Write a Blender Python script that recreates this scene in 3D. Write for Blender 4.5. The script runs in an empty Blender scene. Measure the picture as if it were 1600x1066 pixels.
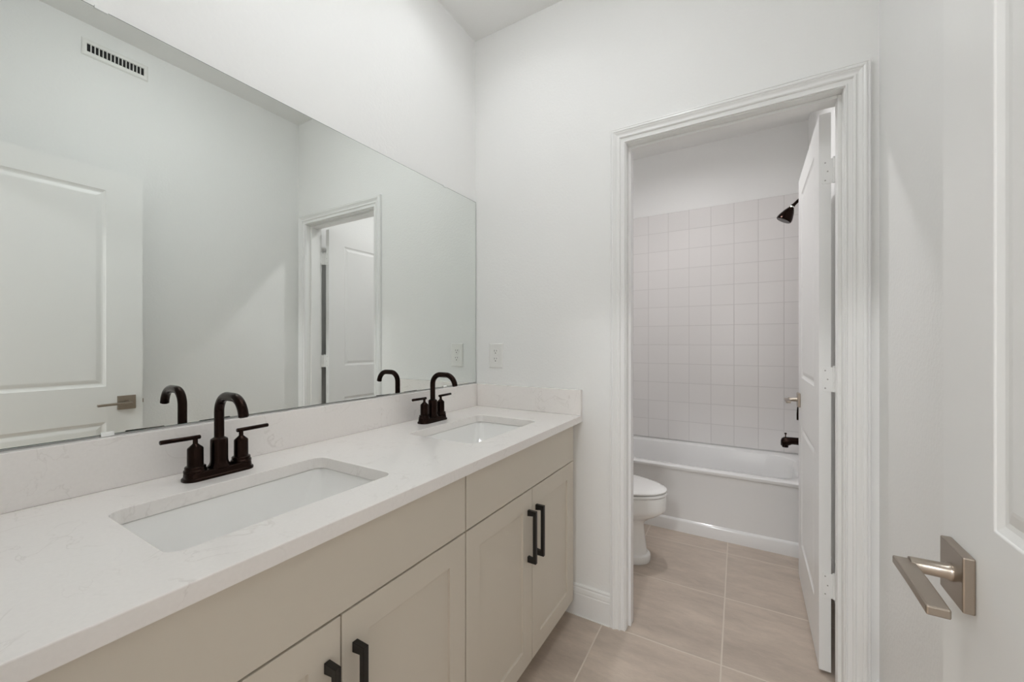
import bpy, bmesh, math, random
from mathutils import Vector, Matrix
C = bpy.context.scene.collection
S = bpy.context.scene
PI = math.pi

# ------------------------------------------------------------------ camera
cam_d = bpy.data.cameras.new('camera'); cam = bpy.data.objects.new('camera', cam_d); C.objects.link(cam)
F, YAW, CX, CZ, V0 = 624.2, math.radians(30.773), 1.2192, 1.2064, 536.49
cam_d.sensor_width = 36.0; cam_d.sensor_fit = 'HORIZONTAL'
cam_d.lens = F * 36.0 / 1600.0
cam_d.shift_y = (V0 - 533.0) / 1600.0
cam_d.clip_start = 0.01
cam.location = (CX, 0.0, CZ)
cam.rotation_euler = (PI / 2, 0, YAW)
S.camera = cam

# ------------------------------------------------------------------ world, exposure
w = bpy.data.worlds.new('world'); S.world = w; w.use_nodes = True
w.node_tree.nodes['Background'].inputs[0].default_value = (1.0, 0.98, 0.95, 1)
w.node_tree.nodes['Background'].inputs[1].default_value = 0.3
S.view_settings.view_transform = 'Standard'; S.view_settings.look = 'None'
S.view_settings.gamma = 1.0; S.view_settings.use_curve_mapping = False
S.view_settings.exposure = 0.0
cy = S.cycles
cy.max_bounces = 14; cy.diffuse_bounces = 8; cy.glossy_bounces = 8
cy.sample_clamp_indirect = 10.0
cy.use_denoising = True
LAMP = 37.0
HALL_FILL = 132.0  # fill strength of the added dome behind the entry
DOME_FILL = 20.0  # fill strength of the added dome over the vanity area
PANE_FILL = 0.6  # glow of the added window behind the entry
BATH = 295.0

# ------------------------------------------------------------------ dimensions
D = 1.685; WT = 0.115; H = 2.7733; W = 1.5719; XL = -0.006; YB = 3.468
JL, JR, JH = 0.773, 1.484, 2.0445     # bath door jamb faces, head
NJL, NJR, NW = 0.742, 1.505, -0.02    # entry doorway in the near wall
CT, CF = 0.887, 0.580                 # counter top z, front x

# ------------------------------------------------------------------ materials
def nt(name):
    m = bpy.data.materials.new(name); m.use_nodes = True
    return m, m.node_tree, m.node_tree.nodes['Principled BSDF']
def plain(name, col, rough=0.5, metal=0.0, spec=0.5, bump=None, coat=0.0, emit=None):
    m, t, b = nt(name)
    b.inputs['Base Color'].default_value = (*col, 1); b.inputs['Roughness'].default_value = rough
    b.inputs['Metallic'].default_value = metal; b.inputs['Specular IOR Level'].default_value = spec
    b.inputs['Coat Weight'].default_value = coat; b.inputs['Coat Roughness'].default_value = 0.05
    if bump:
        tc = t.nodes.new('ShaderNodeTexCoord'); n = t.nodes.new('ShaderNodeTexNoise')
        n.inputs['Scale'].default_value = bump[0]; n.inputs['Detail'].default_value = 3
        bp = t.nodes.new('ShaderNodeBump'); bp.inputs['Strength'].default_value = bump[1]; bp.inputs['Distance'].default_value = bump[2]
        t.links.new(tc.outputs['Object'], n.inputs['Vector']); t.links.new(n.outputs['Fac'], bp.inputs['Height'])
        t.links.new(bp.outputs['Normal'], b.inputs['Normal'])
    if emit:
        b.inputs['Emission Color'].default_value = (*emit[0], 1); b.inputs['Emission Strength'].default_value = emit[1]
    return m
M = {}
M['wall'] = plain('wall_paint', (.86, .86, .85), .62, bump=(95, .22, .004), spec=.35)
M['ceil'] = plain('ceiling_paint', (.86, .86, .85), .8, bump=(140, .15, .003), spec=.2)
M['trim'] = plain('trim_paint', (.86, .86, .85), .28, spec=.5)
M['door'] = plain('door_paint', (.86, .86, .85), .33, spec=.5)
M['cab'] = plain('greige_cabinet_paint', (.66, .605, .52), .38, spec=.4)
M['cabin'] = plain('cabinet_inside', (.10, .085, .065), .7)
M['porc'] = plain('white_porcelain', (.90, .895, .88), .08, spec=.6, coat=.6)
M['acryl'] = plain('white_tub_acrylic', (.80, .795, .79), .12, spec=.55, coat=.4)
M['bronze'] = plain('dark_oil_rubbed_bronze', (.017, .0085, .006), .22, metal=.9, spec=.5)
M['black'] = plain('matte_black_metal', (.016, .014, .012), .38, metal=.3)
M['nickel'] = plain('brushed_nickel', (.42, .365, .31), .30, metal=1.0)
M['chrome'] = plain('chrome_ring', (.75, .75, .74), .1, metal=1.0)
M['plastic'] = plain('white_plastic', (.83, .825, .80), .35)
M['slot'] = plain('dark_slot', (.02, .02, .02), .8)
M['screw'] = plain('screw_metal', (.45, .44, .42), .4, metal=.6)
M['clear'] = plain('clear_clip_plastic', (.92, .93, .92), .15, spec=.7)
M['caulk'] = plain('white_caulk', (.82, .82, .8), .5)
M['lamp'] = plain('lamp_lens', (.9, .9, .9), .5, emit=((.965, .985, 1.0), LAMP))
M['lampb'] = plain('bath_lamp_lens', (.9, .9, .9), .5, emit=((.99, .975, .985), BATH))
M['fill_vanity'] = plain('added_dome_lens', (.9, .9, .9), .5, emit=((.955, .985, 1.0), DOME_FILL))  # emitter of the added fill dome, vanity side
M['fill_hall'] = plain('added_hall_lens', (.9, .9, .9), .5, emit=((.96, .98, 1.0), HALL_FILL))  # emitter of the added fill dome behind the camera
M['fill_pane'] = plain('added_glow_pane', (.8, .8, .8), .6, emit=((.96, .98, 1.0), PANE_FILL))  # self-lit surface of the added window
M['mirror'] = plain('silvered_mirror', (.855, .885, .865), 0.0, metal=1.0)
M['mirroredge'] = plain('mirror_edge', (.10, .13, .12), .2)

def tile_grid(name, axes, pitch, off, gw, col, gcol, rough, rot=0.0, noise=None, bump=.3, jitter=.03, dist=.003, spec=.5):
    """Square tiles in world metres: grout lines and tile faces, for two of the axes."""
    m, t, b = nt(name); L = t.links.new
    N = t.nodes.new
    tc = N('ShaderNodeNewGeometry'); mp = N('ShaderNodeMapping'); mp.vector_type = 'TEXTURE'
    mp.inputs['Location'].default_value = off; mp.inputs['Rotation'].default_value = (0, 0, rot)
    L(tc.outputs['Position'], mp.inputs['Vector'])
    sx = N('ShaderNodeSeparateXYZ'); L(mp.outputs['Vector'], sx.inputs[0])
    def mth(op, a, bb=None, c=None):
        n = N('ShaderNodeMath'); n.operation = op
        for i, v in enumerate((a, bb, c)):
            if v is None: continue
            if isinstance(v, (int, float)): n.inputs[i].default_value = v
            else: L(v, n.inputs[i])
        return n.outputs[0]
    ds, ids = [], []
    for ax, p in zip(axes, pitch):
        q = mth('DIVIDE', sx.outputs['XYZ'.index(ax)], p)
        fr = mth('FRACT', q); ids.append(mth('FLOOR', q))
        dd = mth('MINIMUM', fr, mth('SUBTRACT', 1.0, fr)); ds.append(mth('MULTIPLY', dd, p))
    d = mth('MINIMUM', ds[0], ds[1])
    mr = N('ShaderNodeMapRange'); mr.inputs['From Min'].default_value = gw * .5; mr.inputs['From Max'].default_value = gw * .5 + .0015
    L(d, mr.inputs['Value'])
    cmb = N('ShaderNodeCombineXYZ'); L(ids[0], cmb.inputs[0]); L(ids[1], cmb.inputs[1])
    wn = N('ShaderNodeTexWhiteNoise'); L(cmb.outputs[0], wn.inputs['Vector'])
    hv = N('ShaderNodeHueSaturation')
    hv.inputs['Color'].default_value = (*col, 1)
    L(mth('MULTIPLY_ADD', wn.outputs['Value'], jitter * 2, 1 - jitter), hv.inputs['Value'])
    tcol = hv.outputs['Color']
    if noise:
        add = N('ShaderNodeVectorMath'); add.operation = 'ADD'; L(mp.outputs['Vector'], add.inputs[0])
        sc = N('ShaderNodeVectorMath'); sc.operation = 'SCALE'; sc.inputs['Scale'].default_value = 3.7
        L(cmb.outputs[0], sc.inputs[0]); L(sc.outputs[0], add.inputs[1])
        m2 = N('ShaderNodeMapping'); m2.inputs['Rotation'].default_value = (0, 0, .6); m2.inputs['Scale'].default_value = (1.0, 3.2, 1)
        L(add.outputs[0], m2.inputs['Vector'])
        for (scl, amt, det) in noise:
            n = N('ShaderNodeTexNoise'); n.inputs['Scale'].default_value = scl; n.inputs['Detail'].default_value = det
            n.inputs['Distortion'].default_value = .6
            L(m2.outputs[0], n.inputs['Vector'])
            h2 = N('ShaderNodeHueSaturation'); L(tcol, h2.inputs['Color'])
            L(mth('MULTIPLY_ADD', n.outputs['Fac'], amt * 2, 1 - amt), h2.inputs['Value'])
            tcol = h2.outputs['Color']
    mix = N('ShaderNodeMix'); mix.data_type = 'RGBA'; L(mr.outputs[0], mix.inputs['Factor'])
    mix.inputs['A'].default_value = (*gcol, 1); L(tcol, mix.inputs['B'])
    L(mix.outputs['Result'], b.inputs['Base Color'])
    L(mth('MULTIPLY_ADD', mr.outputs[0], rough - .7, .7), b.inputs['Roughness'])
    bp = N('ShaderNodeBump'); bp.inputs['Strength'].default_value = bump; bp.inputs['Distance'].default_value = dist
    L(mr.outputs[0], bp.inputs['Height']); L(bp.outputs[0], b.inputs['Normal'])
    b.inputs['Specular IOR Level'].default_value = spec
    return m
M['floor'] = tile_grid('beige_stone_floor_tile', 'XY', (.452, .457), (1.117, 2.143, 0), .0042, (.50, .42, .352), (.64, .57, .495), .42,
                       rot=math.radians(1.2), noise=[(1.8, .30, 4), (8, .22, 6), (55, .10, 3)], bump=.25, jitter=.03)
M['walltile'] = tile_grid('white_wall_tile', 'XZ', (.1568, .1538), (1.116, 0, 2.270), .0022, (.77, .75, .74), (.60, .58, .57), .16,
                          bump=.35, jitter=.012, dist=.002)
M['walltiley'] = tile_grid('white_wall_tile_side', 'YZ', (.1568, .1538), (0, 3.46, 2.270), .0022, (.77, .75, .74), (.60, .58, .57), .16,
                           bump=.35, jitter=.012, dist=.002)

def quartz():
    m, t, b = nt('white_veined_quartz'); L = t.links.new; N = t.nodes.new
    tc = N('ShaderNodeNewGeometry')
    n0 = N('ShaderNodeTexNoise'); n0.inputs['Scale'].default_value = 8.5; n0.inputs['Detail'].default_value = 6; n0.inputs['Distortion'].default_value = 1.2
    L(tc.outputs['Position'], n0.inputs['Vector'])
    r0 = N('ShaderNodeValToRGB'); e = r0.color_ramp.elements
    e[0].position = .488; e[0].color = (.0, .0, .0, 1); e[1].position = .5; e[1].color = (1, 1, 1, 1)
    x = e.new(.512); x.color = (0, 0, 0, 1)
    L(n0.outputs['Fac'], r0.inputs['Fac'])
    n1 = N('ShaderNodeTexNoise'); n1.inputs['Scale'].default_value = 9; n1.inputs['Detail'].default_value = 4
    L(tc.outputs['Position'], n1.inputs['Vector'])
    r1 = N('ShaderNodeValToRGB'); r1.color_ramp.elements[0].position = .45; r1.color_ramp.elements[1].position = .62
    L(n1.outputs['Fac'], r1.inputs['Fac'])
    mu = N('ShaderNodeMath'); mu.operation = 'MULTIPLY'; L(r0.outputs[0], mu.inputs[0]); L(r1.outputs[0], mu.inputs[1])
    m2 = N('ShaderNodeMath'); m2.operation = 'MULTIPLY'; L(mu.outputs[0], m2.inputs[0]); m2.inputs[1].default_value = .24
    n2 = N('ShaderNodeTexNoise'); n2.inputs['Scale'].default_value = 3.2; n2.inputs['Detail'].default_value = 5
    L(tc.outputs['Position'], n2.inputs['Vector'])
    base = N('ShaderNodeMix'); base.data_type = 'RGBA'; L(n2.outputs['Fac'], base.inputs['Factor'])
    base.inputs['A'].default_value = (.86, .82, .79, 1); base.inputs['B'].default_value = (.90, .875, .855, 1)
    n3 = N('ShaderNodeTexNoise'); n3.inputs['Scale'].default_value = 160; n3.inputs['Detail'].default_value = 2
    L(tc.outputs['Position'], n3.inputs['Vector'])
    r3 = N('ShaderNodeMapRange'); r3.inputs['From Min'].default_value = .35; r3.inputs['From Max'].default_value = .65
    r3.inputs['To Min'].default_value = .99; r3.inputs['To Max'].default_value = 1.01; L(n3.outputs['Fac'], r3.inputs['Value'])
    hs = N('ShaderNodeHueSaturation'); L(base.outputs['Result'], hs.inputs['Color']); L(r3.outputs[0], hs.inputs['Value'])
    mx = N('ShaderNodeMix'); mx.data_type = 'RGBA'; L(m2.outputs[0], mx.inputs['Factor'])
    L(hs.outputs[0], mx.inputs['A']); mx.inputs['B'].default_value = (.47, .42, .38, 1)
    L(mx.outputs['Result'], b.inputs['Base Color'])
    b.inputs['Roughness'].default_value = .17; b.inputs['Specular IOR Level'].default_value = .5
    return m
M['quartz'] = quartz()

# ------------------------------------------------------------------ mesh helpers
def box(bm, a, b):
    (x0, y0, z0), (x1, y1, z1) = a, b
    v = [bm.verts.new(p) for p in ((x0,y0,z0),(x1,y0,z0),(x1,y1,z0),(x0,y1,z0),(x0,y0,z1),(x1,y0,z1),(x1,y1,z1),(x0,y1,z1))]
    for f in ((0,3,2,1),(4,5,6,7),(0,1,5,4),(1,2,6,5),(2,3,7,6),(3,0,4,7)): bm.faces.new([v[i] for i in f])
def loft(bm, loops, cap0=True, cap1=True, closed=True):
    R = [[bm.verts.new(p) for p in lp] for lp in loops]
    n = len(R[0])
    for a, b in zip(R, R[1:]):
        for i in range(n if closed else n - 1):
            j = (i + 1) % n; bm.faces.new((a[i], a[j], b[j], b[i]))
    if cap0: bm.faces.new(R[0][::-1])
    if cap1: bm.faces.new(R[-1])
    return R
def circ(c, r, n=32, ax='z', ry=None):
    o = []
    for i in range(n):
        a = 2 * PI * i / n; u, v = r * math.cos(a), (ry or r) * math.sin(a)
        o.append({'z': (c[0]+u, c[1]+v, c[2]), 'x': (c[0], c[1]+u, c[2]+v), 'y': (c[0]+u, c[1], c[2]+v)}[ax])
    return o
def lathe(bm, prof, c=(0,0,0), n=36, ax='z'):
    lp = []
    for r, h in prof:
        r = max(r, .0003)
        cc = {'z': (c[0], c[1], c[2]+h), 'x': (c[0]+h, c[1], c[2]), 'y': (c[0], c[1]+h, c[2])}[ax]
        lp.append(circ(cc, r, n, ax))
    loft(bm, lp)
def tube(bm, pts, r, n=20):
    pts = [Vector(p) for p in pts]; loops = []
    rr = r if isinstance(r, (list, tuple)) else [r] * len(pts)
    t = (pts[1] - pts[0]).normalized(); up = Vector((0, 1, 0)) if abs(t.y) < .9 else Vector((1, 0, 0))
    u = (up - t * up.dot(t)).normalized()
    for i, p in enumerate(pts):
        t = (pts[min(i+1, len(pts)-1)] - pts[max(i-1, 0)]).normalized()
        u = (u - t * u.dot(t)).normalized(); v = t.cross(u)
        loops.append([tuple(p + rr[i] * (math.cos(2*PI*k/n) * u + math.sin(2*PI*k/n) * v)) for k in range(n)])
    loft(bm, loops)
def rrect(x0, y0, x1, y1, r, z, n=7):
    o = []
    for cx_, cy_, a0 in ((x1-r, y1-r, 0), (x0+r, y1-r, 90), (x0+r, y0+r, 180), (x1-r, y0+r, 270)):
        for k in range(n + 1):
            a = math.radians(a0 + 90 * k / n); o.append((cx_ + r*math.cos(a), cy_ + r*math.sin(a), z))
    return o
def slab(bm, outer, holes, z0, z1):
    """Horizontal slab with holes; outer and holes are lists of (x, y)."""
    for z in (z0, z1):
        edges = []
        for lp in [outer] + holes:
            vs = [bm.verts.new((p[0], p[1], z)) for p in lp]
            edges += [bm.edges.new((vs[i], vs[(i+1) % len(vs)])) for i in range(len(vs))]
        bmesh.ops.triangle_fill(bm, use_beauty=True, edges=edges)
    for lp in [outer] + holes:
        for i in range(len(lp)):
            a, b = lp[i], lp[(i+1) % len(lp)]
            bm.faces.new([bm.verts.new((a[0],a[1],z0)), bm.verts.new((b[0],b[1],z0)), bm.verts.new((b[0],b[1],z1)), bm.verts.new((a[0],a[1],z1))])
    bmesh.ops.remove_doubles(bm, verts=bm.verts, dist=1e-5)
def sweep(bm, path_fn, prof):
    """path_fn(w, t) -> list of section points; sweeps an open or closed profile."""
    rows = [path_fn(*p) for p in prof]
    R = [[bm.verts.new(p) for p in r] for r in rows]
    n = len(R)
    for i in range(n):
        a, b = R[i], R[(i+1) % n]
        for k in range(len(a) - 1): bm.faces.new((a[k], a[k+1], b[k+1], b[k]))
    bm.faces.new([r[0] for r in R]); bm.faces.new([r[-1] for r in R][::-1])
def BM(): return bmesh.new()
def obj(name, bm, mat, parent=None, smooth=False, bevel=0.0, seg=2, sub=0):
    bmesh.ops.recalc_face_normals(bm, faces=bm.faces)
    me = bpy.data.meshes.new(name); bm.to_mesh(me); bm.free()
    me.materials.append(M[mat] if isinstance(mat, str) else mat)
    o = bpy.data.objects.new(name, me); C.objects.link(o)
    if parent is not None: o.parent = parent
    if bevel:
        b = o.modifiers.new('bevel', 'BEVEL'); b.width = bevel; b.segments = seg; b.limit_method = 'ANGLE'; b.angle_limit = math.radians(35)
        b.harden_normals = False
    if sub:
        s = o.modifiers.new('sub', 'SUBSURF'); s.levels = sub; s.render_levels = sub
    if smooth:
        for p in me.polygons: p.use_smooth = True
        me.set_sharp_from_angle(angle=math.radians(smooth if smooth is not True else 35))
    return o
def tag(o, label=None, cat=None, group=None, kind=None):
    if label: o['label'] = label
    if cat: o['category'] = cat
    if group: o['group'] = group
    if kind: o['kind'] = kind
    return o
def thing(name, label, cat, loc=(0,0,0), rz=0, group=None):
    o = bpy.data.objects.new(name, None); C.objects.link(o); o.empty_display_size = .05
    o.location = loc; o.rotation_euler = (0, 0, rz); return tag(o, label, cat, group)
def struct(name, bm, m, label=None, cat=None, **k):
    return tag(obj(name, bm, m, **k), label, cat, kind='structure')
def copy_tree(o, parent=None):
    c = o.copy(); C.objects.link(c)
    if parent is not None: c.parent = parent
    for ch in list(o.children): copy_tree(ch, c)
    return c

# ------------------------------------------------------------------ room shell
HX0, HX1, HY = -1.4, 3.2, -3.6
b = BM(); box(b, (HX0 - .12, HY - .12, -.05), (HX1 + .12, 3.6, 0)); struct('floor', b, 'floor', 'beige stone-look square floor tiles with pale grout', 'floor')
LIGHTS = [(.320, 1.240), (.320, .470), (.80, 2.42)]
b = BM()
slab(b, [(HX0 - .12, HY - .12), (HX1 + .12, HY - .12), (HX1 + .12, 3.6), (HX0 - .12, 3.6)],
     [[(p[0], p[1]) for p in circ((x, y, 0), .074, 32)] for x, y in LIGHTS], H, H + .02)
struct('ceiling', b, 'ceil', 'flat white painted ceiling', 'ceiling')
b = BM(); box(b, (XL - .12, NW, 0), (XL, YB + .12, H)); struct('wall_left', b, 'wall', 'white wall behind the big mirror and vanity', 'wall')
b = BM(); box(b, (W, NW, 0), (W + .12, YB + .12, H)); struct('wall_right', b, 'wall', 'white wall behind the open entry door', 'wall')
b = BM(); box(b, (XL, YB, 0), (W, YB + .12, H)); struct('wall_bath', b, 'wall', 'white wall above the tub tiles', 'wall')
def wall_open(x0, x1, y0, y1, a, c, h):
    b = BM(); box(b, (x0, y0, 0), (a, y1, H)); box(b, (c, y0, 0), (x1, y1, H)); box(b, (a, y0, h), (c, y1, H)); return b
struct('wall_far', wall_open(XL, W, D, D + WT, JL - .012, JR + .012, JH + .012), 'wall', 'white end wall with the doorway to the tub room', 'wall')
struct('wall_near', wall_open(HX0, HX1, NW - WT, NW, NJL - .012, NJR + .012, JH + .012), 'wall', 'white wall around the entry doorway', 'wall')
WX0, WX1, WZ0, WZ1 = .1, 2.5, .45, 2.35
b = BM(); box(b, (HX0, HY - .12, 0), (WX0, HY, H)); box(b, (WX1, HY - .12, 0), (HX1, HY, H))
box(b, (WX0, HY - .12, 0), (WX1, HY, WZ0)); box(b, (WX0, HY - .12, WZ1), (WX1, HY, H))
struct('wall_hall', b, 'wall', 'white wall with an opening for the added fill window in the room behind the entry', 'wall')
b = BM()
for x in (WX0, (WX0 + WX1) / 2 - .03, WX1 - .06): box(b, (x, HY - .09, WZ0), (x + .06, HY - .03, WZ1))
for z in (WZ0, WZ1 - .06): box(b, (WX0 + .06, HY - .09, z), (WX1 - .06, HY - .03, z + .06))
wf = struct('added_window_1', b, 'trim', 'white frame of an added, unseen fill window behind the entry', 'window')  # window added out of view to send in soft fill
b = BM(); box(b, (WX0 + .06, HY - .066, WZ0 + .06), (WX1 - .06, HY - .060, WZ1 - .06)); obj('glow_pane', b, 'fill_pane', wf)  # emissive sheet standing in for daylight
b = BM(); box(b, (HX0 - .12, HY - .12, 0), (HX0, NW, H)); struct('wall_hall_left', b, 'wall', 'white hall wall at the left end', 'wall')
b = BM(); box(b, (HX1, HY - .12, 0), (HX1 + .12, NW, H)); struct('wall_hall_right', b, 'wall', 'white hall wall at the right end', 'wall')

# casings
CPROF = [(0, 0), (0, .007), (.0015, .009), (.004, .009), (.0055, .006), (.007, .0055), (.018, .0085), (.0195, .0125), (.0225, .0145), (.0255, .0145), (.0275, .0105),
         (.030, .0105), (.036, .013), (.041, .0165), (.0435, .0165), (.0445, .0185), (.048, .0200), (.052, .0195), (.054, .016), (.0555, .0155), (.057, .0175), (.0605, .0170), (.0625, .0135), (.0625, 0)]
def casing(bm, xl, xr, zh, yf, sgn):
    def fn(w_, t_):
        y = yf + sgn * t_
        return [(xl - w_, y, 0), (xl - w_, y, zh + w_), (xr + w_, y, zh + w_), (xr + w_, y, 0)]
    sweep(bm, fn, CPROF)
def jamb(bm, xl, xr, zh, y0, y1, s0, s1):
    t = .012
    box(bm, (xl - t, y0, 0), (xl, y1, zh)); box(bm, (xr, y0, 0), (xr + t, y1, zh)); box(bm, (xl - t, y0, zh), (xr + t, y1, zh + t))
    box(bm, (xl, s0, 0), (xl + .011, s1, zh)); box(bm, (xr - .011, s0, 0), (xr, s1, zh)); box(bm, (xl + .011, s0, zh - .011), (xr - .011, s1, zh))
b = BM(); casing(b, JL - .003, JR + .003, JH + .003, D, -1)
casing(b, JL - .003, JR + .003, JH + .003, D + WT, 1)
TR = struct('trim_1', b, 'trim', 'white moulded casing around the tub room doorway', 'door casing', smooth=25)
b = BM(); jamb(b, JL, JR, JH, D, D + WT, D + .035, D + .078)
o = obj('jamb', b, 'trim', TR, bevel=.0012)
b = BM()
for yf, sg in ((NW - WT, -1),): casing(b, NJL - .003, NJR + .003, JH + .003, yf, sg)
def fn_near(w_, t_):
    y = NW + t_
    return [(NJL - .003 - w_, y, 0), (NJL - .003 - w_, y, JH + .003 + w_), (NJR + .003 + w_, y, JH + .003 + w_), (NJR + .003 + w_, y, 0)]
sweep(b, fn_near, CPROF)
TN = struct('trim_2', b, 'trim', 'white moulded casing around the entry doorway', 'door casing', smooth=25)
b = BM(); jamb(b, NJL, NJR, JH, NW - WT, NW, NW - .078, NW - .036); obj('jamb', b, 'trim', TN, bevel=.0012)

# baseboards: profile (thickness, height)
BPROF = [(0, 0), (.0145, 0), (.0145, .094), (.0125, .0975), (.0125, .100), (.0135, .103), (.0115, .118), (.0085, .1225), (.0095, .126), (.0095, .130), (.006, .1345), (0, .135)]
def base_x(bm, x0, x1, y, sg): sweep(bm, lambda t_, h_: [(x0, y + sg*t_, h_), (x1, y + sg*t_, h_)], BPROF)
def base_y(bm, y0, y1, x, sg): sweep(bm, lambda t_, h_: [(x + sg*t_, y0, h_), (x + sg*t_, y1, h_)], BPROF)
b = BM(); base_x(b, .49, JL - .0655, D, -1)
bf = struct('baseboard_far', b, 'trim', 'white baseboard between vanity and doorway casing', 'baseboard', smooth=25)
b = BM(); box(b, (.49, D - .0185, 0), (JL - .066, D - .0145, .003)); obj('caulk_line', b, 'caulk', bf)
b = BM(); base_y(b, NW + .02, D, W, -1); struct('baseboard_right', b, 'trim', 'white baseboard behind the open entry door', 'baseboard', smooth=25)
b = BM(); base_y(b, D + WT, 2.742, XL, 1); struct('baseboard_left', b, 'trim', 'white baseboard behind the toilet', 'baseboard', smooth=25)
b = BM(); base_y(b, D + WT + .02, 2.742, W, -1); struct('baseboard_bath_right', b, 'trim', 'white baseboard behind the tub room door', 'baseboard', smooth=25)
b = BM(); base_x(b, XL + .015, JL - .0655, D + WT, 1); struct('baseboard_bath_far', b, 'trim', 'white baseboard beside the toilet', 'baseboard', smooth=25)
b = BM(); base_x(b, .60, NJL - .0655, NW, 1); struct('baseboard_near', b, 'trim', 'white baseboard beside the entry casing', 'baseboard', smooth=25)

# tile surround (10 mm thick tiles on the three walls round the tub)
TT, TZ0, TZ1 = .008, .424, 2.270
b = BM(); box(b, (XL + TT, YB - TT, TZ0), (W - TT, YB, TZ1)); struct('wall_tile_back', b, 'walltile', 'square white tiles on the wall above the tub', 'wall tiles', bevel=.002)
b = BM(); box(b, (W - TT, 2.735, TZ0), (W, YB, TZ1)); struct('wall_tile_right', b, 'walltiley', 'square white tiles behind the shower fittings', 'wall tiles', bevel=.002)
b = BM(); box(b, (XL, 2.735, TZ0), (XL + TT, YB, TZ1)); struct('wall_tile_left', b, 'walltiley', 'square white tiles at the left end of the tub', 'wall tiles', bevel=.002)

# ------------------------------------------------------------------ doors
RINGS = [(0, 0), (.0015, -.0018), (.010, -.0050), (.016, -.0055), (.029, -.0022), (.034, -.0014)]
def door_mesh(w_, h_, t_, panels):
    """local: x 0..w, y 0..t, z 0..h, moulded panels on both faces"""
    bm = BM()
    zs = sorted({0, h_} | {p[2] for p in panels} | {p[3] for p in panels})
    xs = sorted({0, w_} | {p[0] for p in panels} | {p[1] for p in panels})
    def isp(xa, za):
        return any(abs(p[0]-xa) < 1e-6 and abs(p[2]-za) < 1e-6 for p in panels)
    for side, y0, s in ((0, 0, 1), (1, t_, -1)):
        for i in range(len(xs)-1):
            for k in range(len(zs)-1):
                xa, xb, za, zb = xs[i], xs[i+1], zs[k], zs[k+1]
                if isp(xa, za):
                    lps = []
                    for ins, dep in RINGS:
                        y = y0 - s * dep
                        lps.append([(xa+ins, y, za+ins), (xb-ins, y, za+ins), (xb-ins, y, zb-ins), (xa+ins, y, zb-ins)])
                    loft(bm, lps, cap0=False)
                else:
                    bm.faces.new([bm.verts.new(p) for p in ((xa,y0,za),(xb,y0,za),(xb,y0,zb),(xa,y0,zb))])
    for p4 in (((0,0,0),(0,t_,0),(0,t_,h_),(0,0,h_)), ((w_,0,0),(w_,t_,0),(w_,t_,h_),(w_,0,h_)),
               ((0,0,0),(w_,0,0),(w_,t_,0),(0,t_,0)), ((0,0,h_),(w_,0,h_),(w_,t_,h_),(0,t_,h_))):
        bm.faces.new([bm.verts.new(p) for p in p4])
    bmesh.ops.remove_doubles(bm, verts=bm.verts, dist=1e-5)
    return bm
def lever_set(door, x, z, t_):
    """square rose and flat lever on both faces; levers point to the hinge (-x)"""
    for y0, s in ((0, -1), (t_, 1)):
        hd = BM(); r = .034
        def yb(a): return y0 + s * a
        box(hd, (x-r, min(yb(0), yb(.0115)), z-r), (x+r, max(yb(0), yb(.0115)), z+r))
        h = obj('door_handle', hd, 'nickel', door, bevel=.0018); h['label'] = 'brushed nickel lever handle with square rose'
        b2 = BM(); lps = []
        for a, rr in ((.0115, .0115), (.014, .0115), (.016, .0100), (.050, .0095)):
            lps.append([(x + rr*math.cos(2*PI*k/24), yb(a), z + rr*.95*math.sin(2*PI*k/24)) for k in range(24)])
        loft(b2, lps); obj('spindle', b2, 'nickel', h, smooth=40)
        b3 = BM()
        n = 10; lps = []
        for k in range(n + 1):
            u = k / n; xx = x + .0075 - .1225 * u
            dz = .0012 * math.sin(u * PI)
            y1, y2 = yb(.0450), yb(.0655)
            lps.append([(xx, y1, z-.0065+dz), (xx, y2, z-.0065+dz), (xx, y2, z+.0045+dz), (xx, y1, z+.0045+dz)])
        loft(b3, lps); obj('lever', b3, 'nickel', h, bevel=.002)
    # latch
    b4 = BM(); box(b4, (door['w'] - .0005, t_*.5-.011, z-.027), (door['w'] + .001, t_*.5+.011, z+.027))
    lp = obj('latch_plate', b4, 'nickel', door)
    b4 = BM(); box(b4, (door['w'] + .001, t_*.5-.006, z-.010), (door['w'] + .009, t_*.5+.005, z+.010)); obj('latch_bolt', b4, 'nickel', lp, bevel=.002)

# entry door, open flat against the right wall
DW = .762
b = door_mesh(DW, 2.033, .035, [(.127, .127+.500, .205, .813), (.127, .127+.500, .986, 1.932)])
d1 = struct('door_1', b, 'door', 'open white two-panel entry door on the right with nickel lever', 'door', bevel=.0012)
d1.location = (1.4865, .027, .012); d1.rotation_euler = (0, 0, PI/2); d1['w'] = DW
lever_set(d1, DW - .062, .9015, .035)
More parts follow.
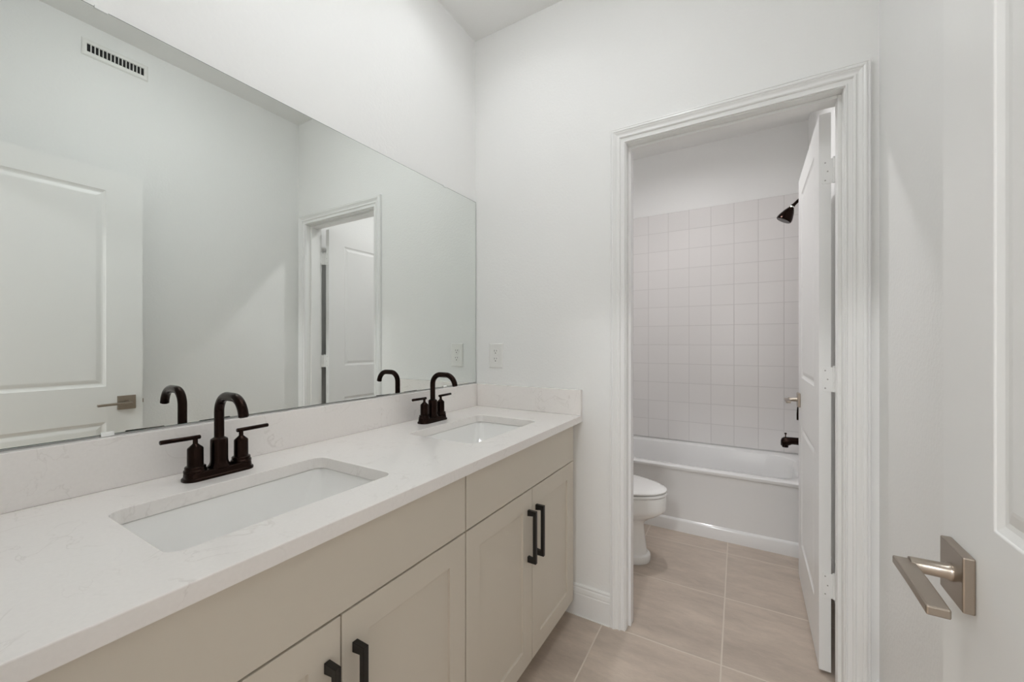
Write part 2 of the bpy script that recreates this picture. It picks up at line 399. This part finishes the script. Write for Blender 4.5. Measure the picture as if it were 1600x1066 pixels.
# tub room door, open 90 degrees into the tub room
DW2 = .710
b = door_mesh(DW2, 2.032, .035, [(.130, DW2 - .130, .200, .785), (.130, DW2 - .130, 1.025, 1.930)])
d2 = struct('door_2', b, 'door', 'open white two-panel door into the tub room with white hinges', 'door', bevel=.0012)
d2.location = (1.4715, 1.833, .012); d2.rotation_euler = (0, 0, PI/2); d2['w'] = DW2
lever_set(d2, DW2 - .062, .908, .035)
def hinge(door, z, yj):
    """local to a door hung at local x=0: leaf on the hinge edge, barrel, leaf on the jamb"""
    b = BM(); n = 6
    pts = []
    r = .008; y0, y1, z0, z1 = -.006, .0265, z - .0445, z + .0445
    pts = [(y0, z0), (y1 - r, z0)] + [(y1 - r + r*math.sin(a), z0 + r - r*math.cos(a)) for a in [PI/2*k/n for k in range(1, n+1)]]
    pts += [(y1 - r + r*math.cos(a), z1 - r + r*math.sin(a)) for a in [PI/2*k/n for k in range(0, n+1)]] + [(y0, z1)]
    loft(b, [[(0.0005, p[0], p[1]) for p in pts], [(-.0022, p[0], p[1]) for p in pts]])
    h = obj('hinge', b, 'trim', door, bevel=.0005)
    b = BM()
    for k in range(5):
        a = z - .0445 + k * .0178; lathe(b, [(.0052, a + .0004), (.0052, a + .0174)], (-.003, -.0095, 0), 16)
    lathe(b, [(.002, z + .044), (.0058, z + .0455), (.0058, z + .048), (.003, z + .050)], (-.003, -.0095, 0), 16)
    obj('hinge_barrel', b, 'trim', h, smooth=40)
    b = BM(); box(b, (-.034, -.0125, z - .0445), (-.003, -.0105, z + .0445)); obj('jamb_leaf', b, 'trim', h)
    for (yy, zz) in ((.017, z+.032), (.007+.013, z), (.017, z-.032)):
        b = BM(); lathe(b, [(.0026, -.0022), (.0026, -.0027), (.0004, -.0024)], (0, yy if zz != z else .010, zz), 12, 'x'); obj('screw', b, 'screw', h, smooth=40)
for z in (.315, 1.063, 1.818): hinge(d2, z, 0)
for z in (.30, 1.05, 1.80): hinge(d1, z, 0)

# ------------------------------------------------------------------ recessed ceiling lights, added fill domes
def downlight(name, x, y, mat, label, group=None, dp=.048):
    t = thing(name, label, 'ceiling light', (x, y, H), group=group)
    b = BM(); lathe_ring = [(.0735, .0), (.0735, .05), (.0755, .05), (.0755, -.0), ]
    n = 40
    loft(b, [circ((0,0,z_), r_, n) for r_, z_ in ((.092, 0), (.092, -.003), (.076, -.006), (.070, -.004), (.066, .012), (.060, dp), (.0735, .05), (.0735, 0))], cap0=False, cap1=False)
    obj('trim_ring', b, 'trim', t, smooth=50)
    b = BM(); lathe(b, [(.060, dp - .001), (.060, .052)], (0,0,0), n); obj('lamp_lens', b, mat, t)
    b = BM(); lathe(b, [(.0725, .052), (.0725, .11)], (0,0,0), n); obj('housing', b, 'screw', t)
    return t
downlight('recessed_light', *LIGHTS[0], 'lamp', 'recessed round ceiling light above the vanity near the doorway wall', 'recessed lights above the vanity')
downlight('recessed_light', *LIGHTS[1], 'lamp', 'recessed round ceiling light above the vanity nearer the entry', 'recessed lights above the vanity')
downlight('recessed_light', *LIGHTS[2], 'lampb', 'recessed round ceiling light in the tub room', dp=.016)
def fill_dome(name, x, y, r, mat, label):
    t = thing(name, label, 'ceiling light', (x, y, H))
    b = BM(); lathe(b, [(r, 0), (r, -.018), (r - .015, -.024)], n=48); obj('fill_base', b, 'trim', t, smooth=40)
    b = BM(); lathe(b, [(r - .016, -.024), (r - .022, -.045), (r * .72, -.072), (r * .35, -.088), (.001, -.093)], n=48); obj('fill_shade', b, mat, t, smooth=60)
fill_dome('added_dome_light', .78, .80, .165, 'fill_vanity', 'added round fill dome, unseen, on the ceiling between vanity and entry door')  # added out of view to even out the room's brightness
fill_dome('added_dome_light', .9, -1.9, .22, 'fill_hall', 'added round fill dome, unseen, in the room behind the entry')  # added behind the camera, fills through the entry doorway

# ------------------------------------------------------------------ vanity
XF = .557                          # front face of the cabinet doors
def rect_panel(bm, y0, y1, z0, z1, x1, th): box(bm, (x1 - th, y0, z0), (x1, y1, z1))
def shaker(bm, y0, y1, z0, z1, st=.064):
    th, rec = .019, .007
    x1, x0 = XF, XF - th
    # front frame with a recessed flat panel
    o4 = lambda a, x: [(x, y0+a, z0+a), (x, y1-a, z0+a), (x, y1-a, z1-a), (x, y0+a, z1-a)]
    loft(bm, [o4(0, x0), o4(0, x1), o4(st, x1), o4(st + .0008, x1 - rec)])
def pull(parent, y, z0, z1):
    b = BM(); xa, xb = XF, XF + .033; w2 = .006
    pr = [(xa, z0), (xb, z0), (xb, z1), (xa, z1), (xa, z1-.020), (xb-.012, z1-.017), (xb-.012, z0+.017), (xa, z0+.020)]
    loft(b, [[(p[0], y - w2, p[1]) for p in pr], [(p[0], y + w2, p[1]) for p in pr]])
    o = obj('pull', b, 'black', parent, bevel=.0008); o['label'] = 'black metal bar pull'; return o
def cabinet(y0, y1, label, fill=None):
    t = thing('vanity_cabinet', label, 'cabinet', (0, 0, 0), group='vanity cabinets under the countertop')
    x0, x1, zb, zt = 0.0, XF - .021, .085, CT - .0305
    b = BM(); th = .016
    box(b, (x0, y0, zb), (x1, y0 + th, zt)); box(b, (x0, y1 - th, zb), (x1, y1, zt))
    box(b, (x0, y0 + th, zb), (x1, y1 - th, zb + th)); box(b, (x0, y0 + th, zb + th), (x0 + .006, y1 - th, zt))
    # face frame
    box(b, (x1 - .018, y0 + th, zt - .03), (x1, y1 - th, zt)); box(b, (x1 - .018, y0 + th, .680), (x1, y1 - th, .712))
    box(b, (x1 - .018, y0 + th, zb + th), (x1, y1 - th, zb + .035))
    box(b, (x1 - .018, (y0+y1)/2 - .02, zb + .035), (x1, (y0+y1)/2 + .02, .680))
    if fill: box(b, (x1 - .018, min(fill), zb), (x1, max(fill), zt))
    obj('carcass', b, 'cab', t)
    b = BM(); ya, yb_ = (min(y0, *(fill or (y0,))), max(y1, *(fill or (y1,))))
    box(b, (x1 - .085, ya, 0), (x1 - .067, yb_, zb)); obj('toe_kick', b, 'cab', t)
    g = .0016
    b = BM(); box(b, (XF - .019, y0 + g, .697), (XF, y1 - g, .8465)); obj('drawer_front', b, 'cab', t, bevel=.0012)
    ym = (y0 + y1) / 2
    for k, (a, c, py) in enumerate(((y0 + g, ym - g, ym - .030), (ym + g, y1 - g, ym + .030))):
        b = BM(); shaker(b, a, c, .086, .6925); dr = obj('door', b, 'cab', t, bevel=.0012)
        pull(dr, py, .447, .627)
    return t
cabinet(.8680, 1.6360, 'greige shaker vanity cabinet unit beside the doorway wall', fill=(1.6360, D - .0005))
cabinet(.0990, .8665, 'greige shaker vanity cabinet unit nearest the entry, cut by the bottom edge', fill=(NW + .001, .0990))

SY = [.4725, 1.2410]; SX0, SX1 = .178, .468; SH = .2195
b = BM()
holes = [[(p[0], p[1]) for p in rrect(SX0, y - SH, SX1, y + SH, .028, 0, 8)] for y in SY]
slab(b, [(XL + .0005, NW + .0005), (CF, NW + .0005), (CF, D - .0005), (XL + .0005, D - .0005)], holes, CT - .030, CT)
ct = tag(obj('countertop', b, 'quartz', bevel=.0018), 'white quartz vanity countertop with faint beige veins', 'countertop')
b = BM(); box(b, (XL + .0005, NW + .0005, CT + .0002), (.0195, D - .0005, 1.0)); tag(obj('backsplash', b, 'quartz', bevel=.0014), 'long white quartz backsplash strip under the mirror', 'backsplash')
b = BM(); box(b, (.0200, D - .0200, CT + .0002), (CF, D - .0005, 1.0)); tag(obj('backsplash', b, 'quartz', bevel=.0014), 'short white quartz side splash under the wall outlet', 'backsplash')

def make_sink():
    t = thing('sink', '', 'sink', (0, 0, 0), group='undermount sinks in the countertop')
    b = BM(); lp = []; n = 8
    spec = [(.022, -.0308, .045), (.022, -.0302, .045), (-.001, -.0302, .027), (-.0025, -.034, .027), (.004, -.060, .030), (.014, -.100, .036), (.026, -.135, .045), (.040, -.156, .055), (.062, -.166, .06), (.100, -.170, .04)]
    xc = (SX0 + SX1) / 2; hx = (SX1 - SX0) / 2
    for k, (ins, z, r) in enumerate(spec):
        if k < 2: ins = -ins
        # long ends slope more than the long sides
        iy = ins * (2.2 if k > 3 else 1)
        ix = ins * (1.15 if k > 3 else 1)
        lp.append(rrect(xc - hx + ix, -SH + iy, xc + hx - ix, SH - iy, r, CT + z, n))
    lp.append(rrect(xc - .028, -.028, xc + .028, .028, .0279, CT - .172, n))
    loft(b, lp, cap0=False, cap1=False)
    o = obj('basin', b, 'porc', t, smooth=50)
    s = o.modifiers.new('solid', 'SOLIDIFY'); s.thickness = .010; s.offset = -1
    s2 = o.modifiers.new('sub', 'SUBSURF'); s2.levels = 1; s2.render_levels = 2
    b = BM(); lathe(b, [(.0275, CT - .190), (.0295, CT - .1715), (.027, CT - .1695), (.021, CT - .1705), (.020, CT - .169), (.001, CT - .1675)], (xc, 0, 0), 32)
    obj('drain', b, 'bronze', t, smooth=40)
    return t
sk = make_sink(); sk.location.y = SY[0]; sk['label'] = 'rectangular white undermount sink in front of the larger, nearer faucet'
sk2 = copy_tree(sk); sk2.location.y = SY[1]; sk2['label'] = 'rectangular white undermount sink near the wall outlet corner'
for o in (sk, sk2):
    for ch in o.children: pass

# faucet: centred on the origin, z = 0 on the counter, spout towards +x
def make_faucet():
    t = thing('faucet', '', 'faucet', (0, 0, 0), group='dark bronze faucets')
    b = BM(); lp = []
    for ex, z in ((0, 0), (0, .0045), (-.0015, .0065), (-.0035, .0075), (-.0045, .016), (-.0055, .0185), (-.008, .020)):
        lp.append(rrect(-.0265 - ex, -.0745 - ex, .0265 + ex, .0745 + ex, .023 + ex, z, 8))
    loft(b, lp); obj('base_plate', b, 'bronze', t, smooth=40)
    b = BM(); lathe(b, [(.0245, .019), (.0240, .022), (.0205, .026), (.0188, .031), (.0184, .036), (.0182, .083), (.0172, .0865), (.0125, .0895), (.0106, .091)], n=40)
    obj('spout_body', b, 'bronze', t, smooth=40)
    b = BM(); pts = [(0, 0, .085), (0, 0, .12), (0, 0, .152)]
    r = .040; zc_ = .152
    for k in range(1, 11):
        a = PI - (PI/2) * k / 10; pts.append((r + r*math.cos(a), 0, zc_ + r*math.sin(a)))
    pts.append((r + .024, 0, zc_ + r))
    x2 = r + .030; r2 = .046
    for k in range(1, 11):
        a = PI/2 - math.radians(76) * k / 10; pts.append((x2 + r2*math.cos(a), 0, zc_ + r - r2 + r2*math.sin(a)))
    a = math.radians(14); tx, tz = math.sin(a), -math.cos(a)
    p = pts[-1]; pts.append((p[0] + tx*.008, 0, p[2] + tz*.008))
    tube(b, pts, .0105, 28); sp = obj('spout', b, 'bronze', t, smooth=50)
    b = BM(); q = pts[-1]; tube(b, [(q[0] - tx*.002, 0, q[2] - tz*.002), (q[0] + tx*.0015, 0, q[2] + tz*.0015)], .0080, 20); obj('aerator', b, 'slot', sp)
    for s in (-1, 1):
        b = BM(); y = s * .0490
        lathe(b, [(.0225, .019), (.0225, .0235), (.0212, .025), (.0205, .0255), (.0205, .031), (.0192, .0325), (.0160, .0335), (.0158, .037), (.0156, .0725), (.0148, .0750), (.0070, .0825), (.0050, .0850), (.0050, .097)], (0, y, 0), 36)
        h = obj('handle', b, 'bronze', t, smooth=40)
        b = BM(); y0, y1 = y - s * .010, y + s * .066; zz = .0985
        tube(b, [(0, y0, zz), (0, y0 + s*.0012, zz), (0, y1 - s*.0012, zz + .001), (0, y1, zz + .001)], [.0040, .0050, .0050, .0040], 20)
        obj('lever', b, 'bronze', h, smooth=40)
    b = BM(); lathe(b, [(.0028, .018), (.0028, .032), (.0060, .034), (.0060, .040), (.0030, .043)], (-.022, 0, 0), 16); obj('lift_rod', b, 'bronze', t, smooth=40)
    return t
fa = make_faucet(); fa.location = (.103, SY[0] + .001, CT); fa['label'] = 'larger, nearer dark bronze two-handle faucet, left on the counter'
fb = copy_tree(fa); fb.location = (.101, SY[1] + .001, CT); fb['label'] = 'farther dark bronze two-handle faucet by the outlet corner'

# mirror: plate glass, front face at x = 0
MZ0, MZ1, MY0, MY1 = 1.0045, 1.936, NW + .01, D - .002
b = BM(); box(b, (-.0055, MY0, MZ0), (-.0002, MY1, MZ1)); mi = tag(obj('mirror', b, 'mirroredge'), 'large frameless wall mirror above the vanity backsplash', 'mirror')
b = BM(); box(b, (-.0002, MY0 + .0012, MZ0 + .0012), (0, MY1 - .0012, MZ1 - .0012)); obj('mirror_face', b, 'mirror', mi)
for (y, z, s) in ((.301, MZ0, 1), (1.436, MZ0, 1), (.291, MZ1, -1), (1.436, MZ1, -1)):
    b = BM(); hw = .0108; tall = .0062 if s > 0 else .0036
    zz = [z - s*.0035, z + s*.006]
    box(b, (-.0058, y - hw, min(z - s*.0035, z - s*.0005)), (.003, y + hw, max(z - s*.0035, z - s*.0005)))
    box(b, (.0004, y - hw, min(z - s*.0005, z + s*tall)), (.003, y + hw, max(z - s*.0005, z + s*tall)))
    obj('mirror_clip', b, 'clear', mi, bevel=.0006)

# outlet on the end wall
t = thing('wall_outlet', 'white duplex power outlet on the wall above the side splash', 'outlet', (.1240, D, 1.1440))
b = BM(); hw, hh = .0410, .0625
loft(b, [[(-hw,0,-hh),(hw,0,-hh),(hw,0,hh),(-hw,0,hh)], [(-hw,-.002,-hh),(hw,-.002,-hh),(hw,-.002,hh),(-hw,-.002,hh)],
         [(-hw+.005,-.006,-hh+.005),(hw-.005,-.006,-hh+.005),(hw-.005,-.006,hh-.005),(-hw+.005,-.006,hh-.005)]])
obj('cover_plate', b, 'plastic', t, bevel=.0008)
for z in (-.0195, .0195):
    b = BM(); lp = []
    pts = [(.0168*math.cos(a), .0168*math.sin(a)) for a in [2*PI*k/40 for k in range(40)]]
    pts = [(x, max(-.0135, min(.0135, zz))) for x, zz in pts]
    loft(b, [[(x, -.0055, z + zz) for x, zz in pts], [(x, -.0078, z + zz) for x, zz in pts]])
    s = obj('socket', b, 'plastic', t)
    b = BM(); box(b, (-.0075, -.0082, z + .001), (-.0055, -.0076, z + .0095)); box(b, (.0055, -.0082, z + .002), (.0075, -.0076, z + .0090))
    loft(b, [circ((0, -.0076, z - .0065), .0026, 14, 'y'), circ((0, -.0082, z - .0065), .0026, 14, 'y')]); obj('slot', b, 'slot', s)
b = BM(); loft(b, [circ((0, -.0058, 0), .0032, 16, 'y'), circ((0, -.0072, 0), .0026, 16, 'y')]); obj('screw', b, 'plastic', t)

# supply register high on the right wall
t = thing('air_vent', 'white slatted air vent high on the wall, seen in the mirror', 'air vent', (W, .722, 2.656))
b = BM(); hw, hh, iw, ih = .125, .041, .107, .019
def vr(y_, z_, x_): return [(x_, -y_, -z_), (x_, y_, -z_), (x_, y_, z_), (x_, -y_, z_)]
loft(b, [vr(hw, hh, -.0005), vr(hw, hh, -.003), vr(hw - .006, hh - .006, -.007), vr(iw + .003, ih + .003, -.008), vr(iw, ih, -.006), vr(iw, ih, -.0008)], cap0=False, cap1=False)
obj('frame', b, 'plastic', t)
b = BM(); box(b, (-.0012, -iw, -ih), (-.0004, iw, ih)); obj('duct_opening', b, 'slot', t)
NS = 15
for k in range(NS - 1):
    y = -iw + 2 * iw * (k + 1) / NS
    b = BM(); box(b, (-.0075, y - .0017, -ih), (-.0015, y + .0017, ih)); obj('slat', b, 'plastic', t)

# ------------------------------------------------------------------ bathtub
TY0, TY1, TX0, TX1, TZ = 2.750, YB - .0005, XL + .0005, W - .0005, .418
b = BM()
def tl(x0, y0, x1, y1, r, z): return rrect(x0, y0, x1, y1, r, z, 8)
L_ = [tl(TX0, TY0 + .012, TX1, TY1, .004, .0), tl(TX0, TY0 - .004, TX1, TY1, .004, .0), tl(TX0, TY0 - .004, TX1, TY1, .004, .066), tl(TX0, TY0 + .000, TX1, TY1, .004, .074),
      tl(TX0, TY0 + .010, TX1, TY1, .004, .080), tl(TX0, TY0 + .012, TX1, TY1, .004, .22), tl(TX0, TY0 + .010, TX1, TY1, .004, .388),
      tl(TX0, TY0 - .004, TX1, TY1, .004, .393), tl(TX0, TY0 - .008, TX1, TY1, .005, .402), tl(TX0, TY0 - .007, TX1, TY1, .006, .412), tl(TX0, TY0 + .002, TX1, TY1, .008, TZ),
      tl(TX0 + .05, TY0 + .060, TX1 - .085, TY1 - .055, .16, TZ - .001), tl(TX0 + .06, TY0 + .075, TX1 - .095, TY1 - .068, .16, TZ - .010),
      tl(TX0 + .075, TY0 + .085, TX1 - .105, TY1 - .078, .16, TZ - .05), tl(TX0 + .14, TY0 + .105, TX1 - .125, TY1 - .098, .16, TZ - .20),
      tl(TX0 + .21, TY0 + .13, TX1 - .15, TY1 - .12, .15, TZ - .33), tl(TX0 + .28, TY0 + .18, TX1 - .21, TY1 - .17, .12, TZ - .365)]
loft(b, L_)
tub = tag(obj('bathtub', b, 'acryl', smooth=40), 'white alcove bathtub with a plain apron below the tiled wall', 'bathtub')
b = BM(); lathe(b, [(.030, 0), (.030, -.004), (.024, -.007), (.001, -.007)], (TX1 - .112, (TY0+TY1)/2, TZ - .12), 32, 'x'); obj('overflow_plate', b, 'bronze', tub, smooth=40)

# shower fittings on the right tiled wall
XT = W - TT; YS = 3.10
t = thing('wall_shower', 'dark bronze shower head on an angled arm beside the door edge', 'shower head', (XT, YS, 2.14))
b = BM(); lathe(b, [(.030, 0), (.028, -.006), (.014, -.012), (.010, -.014)], n=32, ax='x'); obj('wall_flange', b, 'bronze', t, smooth=40)
b = BM(); tube(b, [(-.004, 0, 0), (-.03, 0, .001), (-.055, 0, -.008), (-.085, 0, -.033), (-.112, 0, -.060)], .0095, 18); obj('shower_arm', b, 'bronze', t, smooth=50)
b = BM(); ax = Vector((-.50, 0, -.866)).normalized(); pr = [(.011, 0), (.0135, .012), (.0135, .020), (.021, .030), (.031, .050), (.041, .078), (.0445, .092), (.0445, .104), (.041, .108), (.038, .1075), (.037, .104), (.001, .104)]
p0 = Vector((-.106, 0, -.052)); tube(b, [tuple(p0 + ax * (h_ if i < 9 else h_ )) for i, (r_, h_) in enumerate(pr[:9])], [r_ for r_, h_ in pr[:9]], 36)
hd = obj('spray_head', b, 'bronze', t, smooth=40)
b = BM(); tube(b, [tuple(p0 + ax * .012), tuple(p0 + ax * .019)], .0150, 28); obj('collar', b, 'chrome', hd, smooth=40)
t = thing('shower_valve', 'dark bronze single lever shower valve below the door lever', 'shower valve', (XT, YS, .815))
b = BM(); lathe(b, [(.082, 0), (.080, -.006), (.050, -.010), (.030, -.012), (.028, -.045), (.024, -.050)], n=40, ax='x'); obj('escutcheon', b, 'bronze', t, smooth=40)
b = BM(); lathe(b, [(.0235, -.050), (.0235, -.078), (.020, -.084), (.001, -.085)], n=32, ax='x'); hb = obj('handle', b, 'bronze', t, smooth=40)
b = BM(); tube(b, [(-.074, 0, .012), (-.080, 0, -.02), (-.083, 0, -.06), (-.083, 0, -.095)], [.009, .0085, .0075, .0075], 16); obj('lever', b, 'bronze', hb, smooth=50)
t = thing('tub_spout', 'dark bronze tub spout with diverter knob just above the tub', 'tub spout', (XT, YS, .585))
b = BM(); n = 24
lp = []
for x, zc2, rz, ry in ((0, 0, .030, .030), (-.006, 0, .030, .030), (-.010, 0, .0245, .026), (-.06, 0, .023, .025), (-.115, -.001, .023, .025), (-.135, -.007, .028, .026), (-.155, -.010, .030, .026), (-.168, -.014, .026, .023), (-.174, -.018, .016, .014)):
    lp.append([(x, ry*math.cos(2*PI*k/n), zc2 + rz*math.sin(2*PI*k/n)) for k in range(n)])
loft(b, lp); sp = obj('spout', b, 'bronze', t, smooth=40)
b = BM(); lathe(b, [(.017, -.045), (.018, -.02), (.012, -.02)], (-.150, 0, 0), 24); obj('outlet_nozzle', b, 'bronze', sp, smooth=40)
b = BM(); lathe(b, [(.003, .015), (.003, .036), (.0065, .038), (.0065, .045), (.004, .047)], (-.148, 0, 0), 16); obj('diverter_knob', b, 'bronze', sp, smooth=40)

# ------------------------------------------------------------------ toilet (faces +x, tank on the left wall)
TYC = 2.285
t = thing('toilet', 'white elongated toilet with closed lid, half hidden by the doorway casing', 'toilet', (0, TYC, 0))
def egg(xf, xb, wd, z, n=48, pf=2.0, pb=2.6, cxr=.42):
    """closed outline: rounded front at xf, squarer back at xb, half width wd"""
    xc = xb + (xf - xb) * cxr; o = []
    for k in range(n):
        a = 2 * PI * k / n; c_, s_ = math.cos(a), math.sin(a)
        p = pf if c_ >= 0 else pb; L2 = (xf - xc) if c_ >= 0 else (xc - xb)
        o.append((xc + L2 * math.copysign(abs(c_) ** (2 / p), c_), wd * math.copysign(abs(s_) ** (2 / p), s_), z))
    return o
b = BM()
loft(b, [egg(.744, .10, .122, 0, pf=2.3), egg(.747, .10, .124, .006, pf=2.3), egg(.747, .10, .124, .034, pf=2.3), egg(.744, .10, .122, .040, pf=2.3), egg(.731, .10, .112, .044, pf=2.3), egg(.727, .10, .109, .052, pf=2.3),
         egg(.719, .10, .105, .12, pf=2.3), egg(.713, .11, .104, .18, pf=2.2), egg(.713, .13, .106, .205, pf=2.2), egg(.722, .14, .114, .222), egg(.748, .14, .135, .242),
         egg(.790, .14, .162, .266), egg(.820, .14, .179, .288), egg(.829, .13, .184, .304), egg(.831, .12, .185, .318), egg(.832, .12, .185, .371), egg(.829, .12, .183, .377), egg(.80, .14, .16, .379)])
obj('bowl', b, 'porc', t, smooth=45)
b = BM(); loft(b, [egg(.822, .235, .177, .3825), egg(.834, .230, .186, .384), egg(.836, .230, .187, .392), egg(.833, .232, .185, .3965), egg(.80, .25, .16, .3975)]); obj('seat', b, 'porc', t, smooth=50)
b = BM(); loft(b, [egg(.820, .225, .176, .4005), egg(.832, .220, .185, .4025), egg(.833, .220, .186, .409), egg(.826, .222, .181, .414), egg(.79, .24, .158, .419), egg(.70, .30, .10, .4225), egg(.62, .38, .04, .4235)]); obj('lid', b, 'porc', t, smooth=50)
b = BM()
loft(b, [rrect(.012, -.195, .185, .195, .03, .375, 6), rrect(.010, -.205, .195, .205, .035, .40, 6), rrect(.008, -.220, .205, .220, .035, .715, 6)])
tk = obj('tank', b, 'porc', t, smooth=45)
b = BM(); loft(b, [rrect(.006, -.226, .212, .226, .037, .716, 6), rrect(.004, -.230, .216, .230, .038, .722, 6), rrect(.004, -.230, .216, .230, .038, .742, 6), rrect(.012, -.222, .208, .222, .034, .750, 6)]); obj('tank_lid', b, 'porc', tk, smooth=45)
b = BM(); tube(b, [(.205, -.17, .66), (.222, -.17, .66), (.228, -.165, .66), (.228, -.10, .655)], .006, 12); obj('flush_lever', b, 'chrome', tk, smooth=50)
